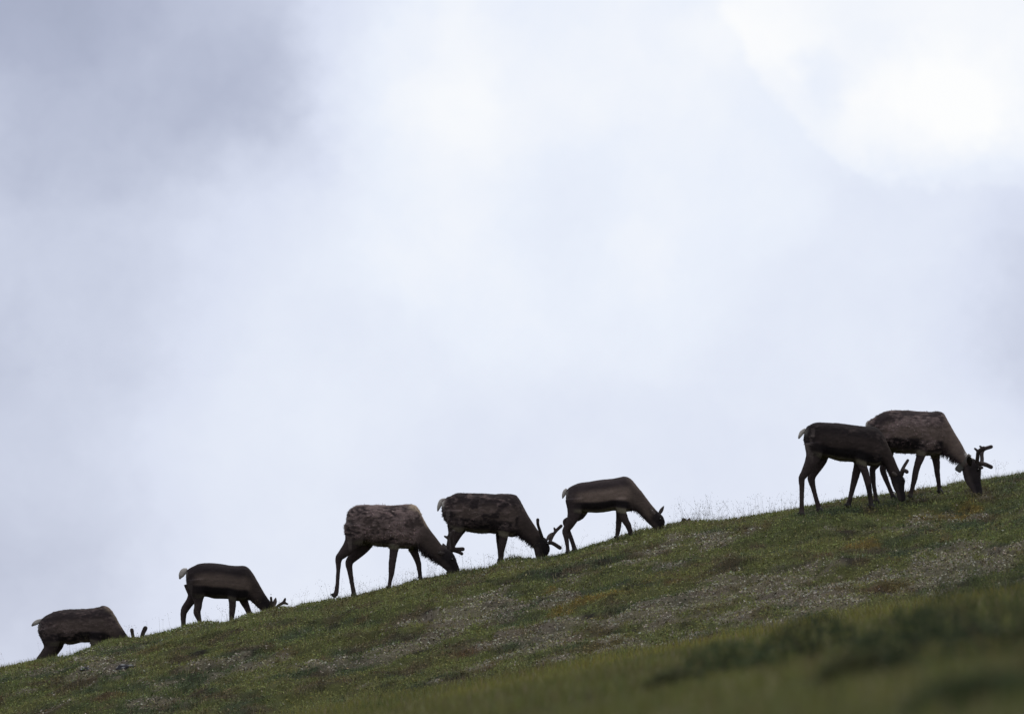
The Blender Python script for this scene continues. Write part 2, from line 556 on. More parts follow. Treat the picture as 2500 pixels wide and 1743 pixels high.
# tall grass of the nearer, out of focus rise
n = 270000
y = 9.5 + (60.5 - 9.5) * rng.rand(n) ** 0.8
x = (rng.rand(n) * 2 - 1) * (0.135 * y + 1.0)
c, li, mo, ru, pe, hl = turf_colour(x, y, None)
dens = 0.35 + 0.65 * sstep(-0.12, 0.12, fbm(x, y, 0.6, 371, 3))
keep = rng.rand(n) < (1 - hl) * dens
x, y, c = x[keep], y[keep], c[keep]
n = len(x)
g1 = np.array([0.165, 0.160, 0.050]); g2 = np.array([0.098, 0.112, 0.042]); g3 = np.array([0.075, 0.058, 0.032])
mixn = np.clip(fbm(x, y, 0.9, 391, 3) * 1.8 + 0.55, 0, 1)[:, None]
c = g2[None] * (1 - mixn) + g1[None] * mixn
rr = sstep(0.10, 0.22, fbm(x, y, 0.7, 401, 3))[:, None]
c = c * (1 - 0.7 * rr) + g3[None] * 0.7 * rr
yl = (0.9 * sstep(34, 54, y) * sstep(-0.15, 0.1, fbm(x, y, 1.3, 421, 2)))[:, None]
c = c * (1 - yl) + np.array([0.215, 0.195, 0.050])[None] * yl
c = np.where((rng.rand(n) < 0.11)[:, None], STRAW[None] * 1.1, c)
hh = rng.uniform(0.05, 0.12, n) * (0.7 + 0.6 * (fbm(x, y, 1.0, 411, 2) + 0.5)) * (0.6 + 0.4 * sstep(10, 40, y)) * (1 + 0.5 * sstep(50, 57, y))
o = link('tall_grass', blade_mesh('tall_grass', x, y, hh, rng.uniform(0.004, 0.009, n), rng.uniform(0.1, 0.55, n), jitter(c, n, 0.3), 2), mat=M_blade)
tag(o, 'taller olive green grass on the blurred rise in the foreground', 'grass', kind='stuff')

# seeding grass along the crest


def stalks(n):
    sxs = np.concatenate([rng.uniform(-20, 2520, int(n * 0.45)), rng.uniform(790, 1270, int(n * 0.26)), rng.uniform(1640, 1960, int(n * 0.20)),
                          rng.normal(1720, 22, int(n * 0.04)), rng.uniform(1290, 1600, int(n * 0.05))])
    n = len(sxs)
    y = rng.uniform(69.3, 70.7, n)
    x = (sxs - 1250) / F * y
    z = height(x, y)
    h = 0.04 + 0.24 * rng.rand(n) ** 2.4
    h = np.where(np.abs(sxs - 1725) < 60, h * 1.25 + 0.02, h)
    V, Fc, C = [], [], []
    base = 0
    for i in range(n):
        ang = rng.rand() * 6.283; ln = rng.uniform(0.1, 0.75)
        tip = np.array([math.cos(ang) * ln * h[i], math.sin(ang) * ln * h[i], h[i]])
        p0 = np.array([x[i], y[i], z[i] - 0.01])
        col = np.array([0.10, 0.085, 0.05]) * rng.uniform(0.7, 1.4)
        wd = rng.uniform(0.0006, 0.0012)
        prev = None
        for s in (0, 0.35, 0.7, 1.0):
            p = p0 + np.array([tip[0] * s ** 1.6, tip[1] * s ** 1.6, tip[2] * s])
            ww = wd * (1 - 0.5 * s)
            V += [p + [-ww, 0, 0], p + [ww, 0, 0]]; C += [col, col]
            if prev is not None:
                Fc.append((prev, prev + 1, base + 1, base))
            prev = base; base += 2
        kind = rng.rand()
        k = int(rng.uniform(3, 9)) if kind < 0.75 else 1
        for j in range(k):
            s = rng.uniform(0.72, 1.02)
            r = (0.008 + 0.028 * h[i] / 0.2) if k > 1 else 0.001
            off = rng.randn(3) * r * np.array([1, 1, 0.6])
            p = p0 + np.array([tip[0] * s ** 1.6, tip[1] * s ** 1.6, tip[2] * s]) + off
            a = rng.uniform(0.003, 0.006) * (1.5 if k == 1 else 1); b = rng.uniform(0.0018, 0.0032) * (1.8 if k == 1 else 1)
            dr = rng.randn(3); dr[1] *= 0.3; dr /= np.linalg.norm(dr)
            sdv = np.array([dr[2], 0, -dr[0]]); sdv /= (np.linalg.norm(sdv) + 1e-6)
            V += [p - dr * a, p + sdv * b, p + dr * a, p - sdv * b]
            cc_ = col * 0.9
            C += [cc_] * 4
            Fc.append((base, base + 1, base + 2, base + 3)); base += 4
    return np_mesh('seeding_grass', np.array(V), np.array(Fc), np.array(C))


o = link('seeding_grass', stalks(900), mat=M_stalk)
tag(o, 'thin seeding grass stalks standing along the crest against the sky', 'grass', kind='stuff')

# ------------------------------------------------------------------ dwarf shrubs and stones


def shrub(sx, sy, r, h, label, tone):
    p = ground_at(sx, sy)
    root = empty('dwarf_shrub', (p[0], p[1], p[2]))
    tag(root, label, 'shrub', 'dwarf shrubs in the foreground grass')
    nl = 900
    th = rng.rand(nl) * 6.283
    rad = np.sqrt(rng.rand(nl)) * r
    top = h * (1 - (rad / r) ** 2 * 0.8) * (0.75 + 0.5 * vn(np.cos(th) * rad * 9 + 50, np.sin(th) * rad * 9 + 50, 5))
    zz = top * (0.25 + 0.75 * rng.rand(nl) ** 0.6)
    c = np.stack([np.cos(th) * rad * 1.25, np.sin(th) * rad, zz], 1)
    gz = height(c[:, 0] + p[0], c[:, 1] + p[1]) - p[2]
    c[:, 2] += gz
    nr = rng.randn(nl, 3) + np.array([0, 0, .6]); nr /= np.linalg.norm(nr, axis=1)[:, None]
    u = np.cross(nr, rng.randn(nl, 3)); u /= np.linalg.norm(u, axis=1)[:, None]
    v = np.cross(nr, u)
    s = rng.uniform(0.008, 0.018, nl)[:, None]
    pts = np.stack([c - u * s, c + v * s * .55, c + u * s, c - v * s * .55], 1).reshape(-1, 3)
    cols = np.repeat(jitter(np.array(tone)[None].repeat(nl, 0), nl, 0.35), 4, 0)
    link('foliage', np_mesh('foliage', pts, np.arange(4 * nl).reshape(-1, 4), cols), root, M_leaf)
    V, Fc = [], []
    for i in range(14):
        a = rng.rand() * 6.283; rr = r * rng.uniform(0.3, 0.9)
        e = np.array([math.cos(a) * rr * 1.2, math.sin(a) * rr, h * rng.uniform(0.5, 0.9)])
        b = len(V)
        for s_, ww in ((0, 0.004), (0.5, 0.003), (1, 0.0015)):
            q = e * np.array([s_, s_, s_ ** 0.7])
            for k in range(3):
                V.append(q + np.array([math.cos(k * 2.09) * ww, math.sin(k * 2.09) * ww, -0.01 * (s_ == 0)]))
        for l in range(2):
            for k in range(3):
                Fc.append((b + 3 * l + k, b + 3 * l + (k + 1) % 3, b + 3 * l + 3 + (k + 1) % 3, b + 3 * l + 3 + k))
    link('stem', np_mesh('stem', np.array(V), np.array(Fc), np.tile(BROWN * 0.6, (len(V), 1))), root, M_stalk)
    return root


DK, MD, RD = (0.040, 0.054, 0.027), (0.062, 0.078, 0.036), (0.088, 0.092, 0.042)
shrub(2440, 1620, 0.30, 0.30, 'darkest blurred dwarf shrub in the grass at the right edge', DK)
shrub(2260, 1610, 0.26, 0.20, 'blurred dark green dwarf shrub just left of the darkest one', DK)
shrub(1985, 1620, 0.24, 0.22, 'blurred dark grey green shrub mound right of the bottom centre', DK)
shrub(1760, 1665, 0.22, 0.18, 'low blurred green shrub in the foreground near the bottom centre', MD)
shrub(1650, 1690, 0.14, 0.11, 'smallest blurred olive shrub near the bottom edge', RD)
shrub(2110, 1660, 0.14, 0.10, 'pale olive blurred shrub between the dark mounds and bottom edge', RD)
shrub(2380, 1735, 0.14, 0.08, 'blurred dark shrub at the bottom right corner', MD)


def stone(sx, sy, s, label, tone):
    p = ground_at(sx, sy)
    import bmesh
    bm = bmesh.new()
    bmesh.ops.create_icosphere(bm, subdivisions=3, radius=1.0)
    off = Vector((sx * 0.013, sy * 0.017, s))
    for v in bm.verts:
        nrm = v.co.copy()
        k = 1 + 0.35 * mnoise.noise(nrm * 1.1 + off) + 0.12 * mnoise.noise(nrm * 3.0 + off)
        v.co = Vector((nrm.x * k * s * 1.5, nrm.y * k * s * 1.1, nrm.z * k * s * 0.6))
    me = bpy.data.meshes.new('stone'); bm.to_mesh(me); bm.free()
    n = len(me.vertices)
    cc_ = np.array([tone] * n)
    for i, v in enumerate(me.vertices):
        if mnoise.noise(v.co * 22 / (s / 0.1) + off) > 0.22 and v.normal.z > 0.2:
            cc_[i] = (0.30, 0.30, 0.28)
    set_cols(me, cc_)
    o = link('stone', me, None, M_lichen)
    o.location = (p[0], p[1], p[2] + s * 0.12)
    return tag(o, label, 'stone', 'dark stones in the turf')


stone(312, 1634, 0.085, 'dark stone with pale lichen top below the lowest caribou', (0.035, 0.033, 0.036))
stone(208, 1636, 0.045, 'small dark grey stone left of the stone with the pale top', (0.045, 0.043, 0.044))

# ------------------------------------------------------------------ caribou


def fur_material():
    m = bpy.data.materials.new('caribou_coat')
    m.use_nodes = True
    t = m.node_tree; q = NB(t); bs = t.nodes['Principled BSDF']
    at_ = q.n('ShaderNodeVertexColor'); at_.layer_name = 'Col'
    tc_ = q.n('ShaderNodeTexCoord')
    mp = q.n('ShaderNodeMapping'); mp.inputs['Scale'].default_value = (1.0, 1.6, 2.6)
    q.link(tc_.outputs['Object'], mp.inputs[0])
    n1_ = q.noise(mp.outputs[0], 9.0, 5, 0.65, dist=0.6)
    n2_ = q.noise(mp.outputs[0], 55.0, 3, 0.6)
    f = q.m('ADD', q.m('MULTIPLY_ADD', n1_, 1.1, 0.18), q.m('MULTIPLY', n2_, 0.5))
    s = q.n('ShaderNodeVectorMath', operation='SCALE')
    q.link(at_.outputs['Color'], s.inputs[0]); q.link(f, s.inputs['Scale'])
    q.link(s.outputs[0], bs.inputs['Base Color'])
    bs.inputs['Roughness'].default_value = 0.9
    bs.inputs['Specular IOR Level'].default_value = 0.12
    bp = q.n('ShaderNodeBump'); bp.inputs['Strength'].default_value = 0.5; bp.inputs['Distance'].default_value = 0.015
    q.link(n2_, bp.inputs['Height']); q.link(bp.outputs[0], bs.inputs['Normal'])
    return m


def plain_material(name, col, rough, var=0.25, scale=60):
    m = bpy.data.materials.new(name)
    m.use_nodes = True
    t = m.node_tree; q = NB(t); bs = t.nodes['Principled BSDF']
    tc_ = q.n('ShaderNodeTexCoord')
    nz = q.noise(tc_.outputs['Object'], scale, 4, 0.6)
    lo = tuple(v * (1 - var) for v in col); hi = tuple(v * (1 + var) for v in col)
    q.link(q.ramp(nz, [(0.3, lo), (0.7, hi)]), bs.inputs['Base Color'])
    bs.inputs['Roughness'].default_value = rough
    bs.inputs['Specular IOR Level'].default_value = 0.25
    return m


M_coat = fur_material()
M_velvet = plain_material('antler_velvet', (0.036, 0.026, 0.023), 0.9)
M_hoof = plain_material('hoof_horn', (0.022, 0.018, 0.017), 0.55)
M_eye = plain_material('eye', (0.008, 0.006, 0.006), 0.15)
M_strap = plain_material('collar_strap', (0.085, 0.072, 0.060), 0.8)
M_box = plain_material('collar_box', (0.060, 0.058, 0.050), 0.7)


def catmull(P, sub):
    P = np.asarray(P, float)
    Q = np.concatenate([[2 * P[0] - P[1]], P, [2 * P[-1] - P[-2]]])
    out = []
    for i in range(1, len(Q) - 2):
        for k in range(sub):
            t = k / sub
            a, b, c, d_ = Q[i - 1], Q[i], Q[i + 1], Q[i + 2]
            out.append(0.5 * (2 * b + (c - a) * t + (2 * a - 5 * b + 4 * c - d_) * t * t + (3 * b - a - 3 * c + d_) * t ** 3))
    out.append(P[-1])
    return np.array(out)


def loft(cen, A, B, n=20, pw=0.92):
    """closed tube of rings; A, B half axes (m,3)"""
    m = len(cen)
    th = np.arange(n) / n * 2 * np.pi
    ca = np.sign(np.cos(th)) * np.abs(np.cos(th)) ** pw
    sa = np.sign(np.sin(th)) * np.abs(np.sin(th)) ** pw
    V = (cen[:, None, :] + A[:, None, :] * ca[None, :, None] + B[:, None, :] * sa[None, :, None]).reshape(-1, 3)
    V = np.concatenate([V, cen[:1], cen[-1:]])
    Fq = []
    for i in range(m - 1):
        for k in range(n):
            a = i * n + k; b = i * n + (k + 1) % n
            Fq.append((a, b, b + n, a + n))
    for k in range(n):
        Fq.append((m * n, (k + 1) % n, k))
        Fq.append((m * n + 1, (m - 1) * n + k, (m - 1) * n + (k + 1) % n))
    return V, Fq


def tube(P, R, n=12, flat=None, sub=4, round_end=False):
    """tube along P (k,3); R radii; flat: lateral (y) scale per point"""
    R = np.asarray(R, float)
    fl = np.ones(len(R)) if flat is None else np.asarray(flat, float)
    Q = catmull(np.concatenate([np.asarray(P, float), R[:, None], fl[:, None]], 1), sub)
    c, r, f = Q[:, :3], np.maximum(Q[:, 3], 0.002), Q[:, 4]
    if round_end:
        tdir = c[-1] - c[-2]; tdir /= np.linalg.norm(tdir)
        ex = [c[-1] + tdir * r[-1] * k for k in (0.5, 0.8, 0.98)]
        c = np.concatenate([c, ex]); r = np.concatenate([r, r[-1] * np.array([0.86, 0.6, 0.15])]); f = np.concatenate([f, [f[-1]] * 3])
    tg = np.gradient(c, axis=0)
    tg /= np.linalg.norm(tg, axis=1)[:, None]
    ya = np.array([0, 1.0, 0])[None] - tg * tg[:, 1:2]
    ya /= np.linalg.norm(ya, axis=1)[:, None]
    A = np.cross(tg, ya)
    return loft(c, A * r[:, None], ya * (r * f)[:, None], n, 1.0)


def poly_mesh(name, parts):
    V, Fc, o = [], [], 0
    for v, f in parts:
        V.append(v); Fc += [tuple(i + o for i in q) for q in f]; o += len(v)
    me = bpy.data.meshes.new(name)
    me.from_pydata([tuple(p) for p in np.concatenate(V)], [], Fc)
    me.update()
    return me


def smooth(me):
    me.polygons.foreach_set('use_smooth', np.ones(len(me.polygons), dtype=bool))
    me.update()


def remeshed(name, parts, voxel=0.0115, iters=5):
    me = poly_mesh('tmp', parts)
    ob = bpy.data.objects.new('tmp', me)
    COL.objects.link(ob)
    md = ob.modifiers.new('r', 'REMESH'); md.mode = 'VOXEL'; md.voxel_size = voxel; md.use_smooth_shade = True
    s_ = ob.modifiers.new('s', 'SMOOTH'); s_.factor = 0.5; s_.iterations = iters
    dg = bpy.context.evaluated_depsgraph_get()
    out = bpy.data.meshes.new_from_object(ob.evaluated_get(dg))
    out.name = name
    bpy.data.objects.remove(ob); bpy.data.meshes.remove(me)
    smooth(out)
    return out


C_dark = np.array([0.028, 0.0205, 0.020]); C_mid = np.array([0.165, 0.120, 0.095]); C_black = np.array([0.010, 0.008, 0.0085])
C_belly = np.array([0.19, 0.165, 0.11]); C_pale = np.array([0.55, 0.50, 0.44]); C_leg = np.array([0.045, 0.033, 0.031])
C_old = np.array([0.205, 0.148, 0.132]); C_cream = np.array([0.36, 0.28, 0.19]); C_hock = np.array([0.12, 0.095, 0.085])


def caribou(S):
    ox, oy, k = S['org'][0], S['org'][1], S['k']
    tosrc = lambda p: (ox + p[0] * k, oy + p[1] * k)
    legs = S['legs']
    # stand the animal where its hooves meet the ground
    best = None
    for Yc in np.arange(S['Y'][0], S['Y'][1] + 1e-6, 0.1):
        e = 0
        for lg in legs:
            yy_ = Yc + lg['side'] * 0.10
            p = at(*tosrc(lg['p'][-1][:2]), yy_)
            e += abs(float(height(p[0], p[1])) + 0.012 - p[2])
        if best is None or e < best[0]:
            best = (e, Yc)
    Y0 = best[1]
    print('foot error', round(best[0] / 4, 3), end=' ')
    mpu = k * Y0 / F                                     # metres per unit of the trace
    tr = S['trunk']
    T = np.array([at(*tosrc(s[0:2]), Y0) for s in tr]); B = np.array([at(*tosrc(s[2:4]), Y0) for s in tr])
    wf = np.array([s[4] for s in tr])
    mid = (T + B) / 2
    gx = mid[:, 0].mean(); gz = float(height(gx, Y0))
    org = np.array([gx, Y0, gz])
    root = empty('caribou', tuple(org))
    tag(root, S['label'], 'caribou', S.get('group', 'caribou grazing along the ridge'))
    c = mid - org
    a = (T - B) / 2
    nk = S['neck']
    hd = S.get('head_y', 0.0)
    yo = np.zeros(len(tr))
    yo[nk:] = np.linspace(0, 1, len(tr) - nk) ** 0.8 * hd
    c[:, 1] += yo
    Q = catmull(np.concatenate([c, a, wf[:, None], np.arange(len(tr))[:, None]], 1), 4)
    cs, as_, ws, ss = Q[:, :3], Q[:, 3:6], Q[:, 6], Q[:, 7]
    b_ = np.zeros_like(as_); b_[:, 1] = np.linalg.norm(as_, axis=1) * ws
    parts = [loft(cs, as_, b_, 28)]
    hoofs = []
    for lg in legs:
        side = lg['side']
        hind = lg['hind']
        pts, rr = [], []
        npt = len(lg['p'])
        yoff = np.interp(np.arange(npt), [0, 2, npt - 1], [0.125 if hind else 0.115, 0.115, 0.085]) * side
        for (px, py, r), yo_ in zip(lg['p'], yoff):
            q = at(*tosrc((px, py)), Y0 + yo_) - org
            pts.append(q); rr.append(r * mpu * 1.08 + 0.0015)
        pts = np.array(pts); rr = np.array(rr)
        foot = pts[-1]
        dz = float(height(foot[0] + org[0], foot[1] + org[1])) + 0.012 - (foot[2] + org[2])
        if lg.get('snap', True):
            i0 = 2
            zt = pts[i0, 2]
            wgt = np.clip((zt - pts[:, 2]) / (zt - foot[2]), 0, 1)
            pts[:, 2] += wgt * dz
        fl = np.interp(np.arange(npt), [0, 2, 3, npt - 1], [0.78, 0.8, 0.88, 0.95])
        # the foot: fetlock, pastern and a hoof set a little forward
        f0 = pts[-1]
        parts.append(tube(pts, rr, 14, fl))
        hoofs.append((f0, rr[-1], lg))
    body = remeshed('body', parts)
    V = np.zeros(len(body.vertices) * 3); body.vertices.foreach_get('co', V); V = V.reshape(-1, 3)
    N = np.zeros(len(body.vertices) * 3); body.vertices.foreach_get('normal', N); N = N.reshape(-1, 3)
    # place of every vertex on the animal: station s (0 rump .. nose) and height t (-1 belly .. 1 back)
    al2 = (as_ ** 2).sum(1)
    rel = V[:, None, [0, 2]] - cs[None][:, :, [0, 2]]
    ax = as_[:, [0, 2]]
    par = (rel * ax[None]).sum(2) / al2[None]
    per = rel[..., 0] * ax[None, :, 1] - rel[..., 1] * ax[None, :, 0]
    per = per / np.sqrt(al2)[None]
    j = np.argmin(per ** 2 + 0.12 * (par ** 2) * al2[None], axis=1)
    tt = par[np.arange(len(V)), j]; st = ss[j]
    nkf, nt = float(nk), float(len(tr) - 1)
    nz = np.array([mnoise.noise(Vector(v) * 5.0 + Vector((S['seed'], 0, 0))) for v in V])
    so = Vector((S['seed'] * 3, 1, 0))
    nf = np.array([0.42 * mnoise.fractal(Vector((v[0] * 5, v[1] * 7, v[2] * 8)) + so, 0.7, 2.0, 3) + 0.55 * mnoise.fractal(Vector((v[0] * 17 + v[2] * 7, v[1] * 22, v[2] * 36)) - so, 0.8, 2.0, 3) for v in V])
    torso = 1 - sstep(nkf - 1.5, nkf + 0.5, st)
    legm = sstep(1.04, 1.25, -tt) * (st < nkf + 1.5)
    col = np.tile(C_dark * S['tone'], (len(V), 1))

    def mixin(cc_, f):
        nonlocal col
        f = np.clip(f, 0, 1)[:, None]
        col = col * (1 - f) + np.asarray(cc_)[None] * f
    fl0 = sstep(1.5, 4.0, st) * torso
    mixin(C_mid * S['tone'] ** 0.5, S['flank'] * fl0 * sstep(-0.42, -0.28, tt + 0.05 * nz) * (1 - sstep(0.10, 0.55, tt + 0.1 * nz)))
    mixin(C_mid * S.get('necktone', 0.8), S['neckmid'] * sstep(nkf - 2.0, nkf, st) * (1 - sstep(nt - 4.0, nt - 2.5, st)) * sstep(-0.9, -0.2, tt))
    mixin(C_black, 0.85 * fl0 * sstep(-0.85, -0.70, tt + 0.06 * nz) * (1 - sstep(-0.48, -0.36, tt + 0.06 * nz)))
    mixin(C_belly, S['belly'] * fl0 * (1 - sstep(-0.92, -0.78, tt + 0.05 * nz)) * sstep(-1.16, -1.06, tt))
    mixin(C_old * S.get('oldtone', 1.0), S['moult'] * (1 - sstep(nkf - 1.2, nkf + 0.8, st)) * sstep(S.get('mt', -0.15) - 0.15, S.get('mt', -0.15) + 0.65, nf + 0.5 * nz) * (tt > -1.05) * sstep(-0.95, -0.55, tt + 0.15 * nz))
    mixin(C_dark * 0.8, S.get('patch', 0) * torso * sstep(0.12, 0.3, nz + 0.4 * nf))
    mixin(C_leg, legm)
    # worn pale hair at the back of the thigh and around the hocks
    zlow = (V[:, 2] + org[2]) - height(V[:, 0] + org[0], np.full(len(V), Y0))
    mixin(C_hock, S.get('thigh', 0.3) * (st < 2.2) * sstep(-1.3, -0.6, -np.abs(tt + 0.5)) * sstep(-0.15, 0.3, 0.9 * nz + 0.45 * nf))
    mixin(C_hock, 0.5 * legm * (1 - sstep(0.03, 0.09, zlow)))
    mixin(C_black, 0.9 * (1 - sstep(0.0, 0.03, zlow)) * legm)
    if S.get('rump'):
        mixin(C_pale * 0.75, S['rump'] * (1 - sstep(0.1, 1.3, st + 0.9 * nz + 0.4 * nf)) * sstep(-0.45, 0.1, tt + 0.4 * nz) * (1 - sstep(0.75, 0.95, tt)))
    if S.get('cape'):
        mixin(C_cream, S['cape'] * sstep(nkf - 3.2, nkf - 2.2, st) * (1 - sstep(nkf - 0.3, nkf + 0.8, st)) * sstep(0.62, 0.9, tt))
    if S.get('nape'):
        mixin(C_pale * 0.8, S['nape'] * sstep(15.6, 16.1, st) * (1 - sstep(17.0, 17.5, st)) * sstep(0.35, 0.75, tt))
    mixin(C_black * 1.3, (1 - S.get('nape', 0) * (st < 17.3)) * 0.92 * sstep(nt - S.get('face', 6.2), nt - S.get('face', 6.2) + 1.6, st) * sstep(-0.9, -0.2, tt + 0.2 * nz))
    mixin(C_hock * 0.6, 0.35 * sstep(nt - 5.5, nt - 3.5, st) * (1 - sstep(-0.5, 0.0, tt)))
    # ragged coat: raise the clumps of old hair
    amp = (0.0025 + 0.009 * S['moult'] * torso * (tt > -1.1) * (1 - legm)) * (np.clip(nf, -0.6, 0.9) + 0.2)
    V2 = V + N * amp[:, None]
    body.vertices.foreach_set('co', V2.ravel())
    body.update()
    set_cols(body, col)
    bo = link('body', body, root, M_coat)
    # short hair standing off the coat
    tri = np.zeros(len(body.polygons) * 4, dtype=np.int32)
    pv = [p.vertices[0] for p in body.polygons]
    pv = np.array(pv)
    sel = rng.randint(0, len(pv), S['hair'])
    vi = pv[sel]
    shag = ((0.12 + 0.88 * S['moult']) * torso[vi] * np.clip(nf[vi] + 0.5, 0, 1)) * (tt[vi] > -1.1)
    mane = S.get('mane', 0) * sstep(nkf - 0.8, nkf + 0.6, st[vi]) * (1 - sstep(nkf + 3.2, nkf + 4.5, st[vi])) * (1 - sstep(-0.85, -0.45, tt[vi])) * (1 - legm[vi]) * (tt[vi] > -1.06)
    keep = rng.rand(len(vi)) < (1 - 0.8 * legm[vi]) * (1 - 0.85 * sstep(nt - 4.0, nt - 3.0, st[vi])) * (0.35 + 0.65 * np.clip(shag + mane, 0, 1))
    vi, shag, mane = vi[keep], shag[keep], mane[keep]
    nh = len(vi)
    ln = (0.010 + 0.026 * shag * rng.rand(nh) + 0.075 * mane * (0.4 + 0.6 * rng.rand(nh)))[:, None]
    flow = np.array([-0.9, 0, -0.5])[None] * (1 - mane[:, None]) + np.array([-0.15, 0, -1.0])[None] * mane[:, None]
    dv = flow + rng.randn(nh, 3) * 0.35 + N[vi] * (0.45 + 0.3 * shag[:, None])
    dv /= np.linalg.norm(dv, axis=1)[:, None]
    sdv = np.cross(dv, N[vi] + 1e-4); sdv /= np.linalg.norm(sdv, axis=1)[:, None] + 1e-6
    wd = (0.0035 + 0.0055 * shag * rng.rand(nh) + 0.002 * mane)[:, None]
    p0 = V2[vi] - N[vi] * 0.003
    hv = np.stack([p0 - sdv * wd, p0 + sdv * wd, p0 + dv * ln], 1).reshape(-1, 3)
    hc = np.repeat(jitter(col[vi] * (1 + 0.45 * shag[:, None]), nh, 0.35) * np.where(rng.rand(nh, 1) < 0.25 * shag[:, None], 1.7, 0.95), 3, 0)
    ho = link('coat_hair', np_mesh('coat_hair', hv, np.arange(3 * nh).reshape(-1, 3), hc), root, M_coat)
    tag(ho, kind='stuff')
    # hooves
    for f0, r, lg in hoofs:
        hx = f0[0]
        P3 = np.array([[hx - r * 0.3, f0[1], f0[2] + r * 1.5], [hx + r * 0.2, f0[1], f0[2] + r * 0.6], [hx + r * 0.9, f0[1], f0[2] - r * 0.1]])
        parts_h = []
        for s_ in (-1, 1):
            Q3 = P3.copy(); Q3[:, 1] += s_ * r * 0.5 * np.array([0.7, 0.9, 1.0])
            parts_h.append(tube(Q3, [r * 0.7, r * 0.8, r * 0.45], 8, [0.8, 0.75, 0.8], 3, True))
            D = np.array([[hx - r * 0.7, f0[1] + s_ * r * 0.5, f0[2] + r * 1.3], [hx - r * 1.2, f0[1] + s_ * r * 0.55, f0[2] + r * 0.8]])
            parts_h.append(tube(D, [r * 0.3, r * 0.2], 6, None, 2, True))
        hm = poly_mesh('hoof', parts_h); smooth(hm)
        link('hoof', hm, root, M_hoof)
    # tail
    if S.get('tail'):
        tp = np.array([at(*tosrc(q[:2]), Y0) - org for q in S['tail']]); tr_ = np.array([q[2] for q in S['tail']]) * mpu
        v, f = tube(tp, tr_, 10, [0.7] * len(tp), 4, True)
        tm = poly_mesh('tail', [(v, f)]); smooth(tm)
        vv = np.array([q.co for q in tm.vertices])
        a0, a1 = tp[0], tp[-1]
        fr = np.clip(((vv - a0) * (a1 - a0)).sum(1) / ((a1 - a0) ** 2).sum(), 0, 1)
        upper = np.zeros(len(vv))
        tc3 = np.tile(C_pale * S.get('tailtone', 0.72), (len(vv), 1))
        dark = (sstep(0.7, 1.0, fr) * 0.5 * S.get('taildark', 1.0))[:, None]
        tc3 = tc3 * (1 - dark) + C_leg[None] * dark
        set_cols(tm, tc3)
        link('tail', tm, root, M_coat)
        # wispy end
    # ears
    for e in S.get('ears', []):
        p0 = at(*tosrc(e[0]), Y0) - org; p1 = at(*tosrc(e[1]), Y0) - org
        ly = e[3] + hd
        p0[1] += ly * 0.7; p1[1] += ly * 1.3
        ax_ = p1 - p0; L = np.linalg.norm(ax_); ax_ /= L
        wv_ = np.cross(ax_, np.array([0, 1.0, 0.0])); wv_ /= np.linalg.norm(wv_)
        nv = np.cross(ax_, wv_)
        rws = []
        prof = [(0, .45), (.15, .75), (.35, 1.0), (.55, .95), (.75, .68), (.9, .35), (1.0, .04)]
        Vv, Ff = [], []
        R_ = e[2] * mpu
        for layer in (0, 1):
            for (s_, wd_) in prof:
                for x_ in (-1, -.5, 0, .5, 1):
                    cup = (abs(x_) ** 1.5) * 0.55 * R_ * wd_
                    pth = (0.006 if layer else 0.0) * (1 - s_ * 0.7)
                    Vv.append(p0 + ax_ * (s_ * L) + wv_ * (x_ * wd_ * R_) + nv * (-cup + pth))
        npf = len(prof)
        for layer in (0, 1):
            b0 = layer * npf * 5
            for i in range(npf - 1):
                for x_ in range(4):
                    q_ = (b0 + i * 5 + x_, b0 + i * 5 + x_ + 1, b0 + (i + 1) * 5 + x_ + 1, b0 + (i + 1) * 5 + x_)
                    Ff.append(q_ if layer else q_[::-1])
        for i in range(npf - 1):
            for x_ in (0, 4):
                Ff.append((i * 5 + x_, (i + 1) * 5 + x_, npf * 5 + (i + 1) * 5 + x_, npf * 5 + i * 5 + x_))
        em = bpy.data.meshes.new('ear'); em.from_pydata([tuple(q) for q in Vv], [], Ff); em.update(); smooth(em)
        ec = np.array([C_hock * 0.9 * e[4] if i >= npf * 5 else C_dark * 1.2 for i in range(len(Vv))])
        set_cols(em, ec)
        link('ear', em, root, M_coat)
    # antlers in velvet
    for an in S.get('antlers', []):
        pr = []
        for br in an:
            P3 = []
            for q in br:
                p_ = at(*tosrc(q[:2]), Y0) - org
                p_[1] += q[3] + hd
                P3.append(p_)
            pr.append(tube(np.array(P3), [q[2] * mpu * 1.12 + 0.002 for q in br], 12, None, 5, True))
        am = remeshed('antler', pr, 0.007, 2)
        link('antler', am, root, M_velvet)
    # eyes
    if S.get('eye'):
        ep = at(*tosrc(S['eye']), Y0) - org
        jj = np.argmin(((cs[:, [0, 2]] - ep[[0, 2]]) ** 2).sum(1))
        for s_ in (-1, 1):
            import bmesh
            bm = bmesh.new(); bmesh.ops.create_icosphere(bm, subdivisions=2, radius=0.016)
            me = bpy.data.meshes.new('eye'); bm.to_mesh(me); bm.free(); smooth(me)
            q = ep.copy(); q[1] = cs[jj, 1] + s_ * b_[jj, 1] * 0.92
            eo = link('eye', me, root, M_eye); eo.location = tuple(q)
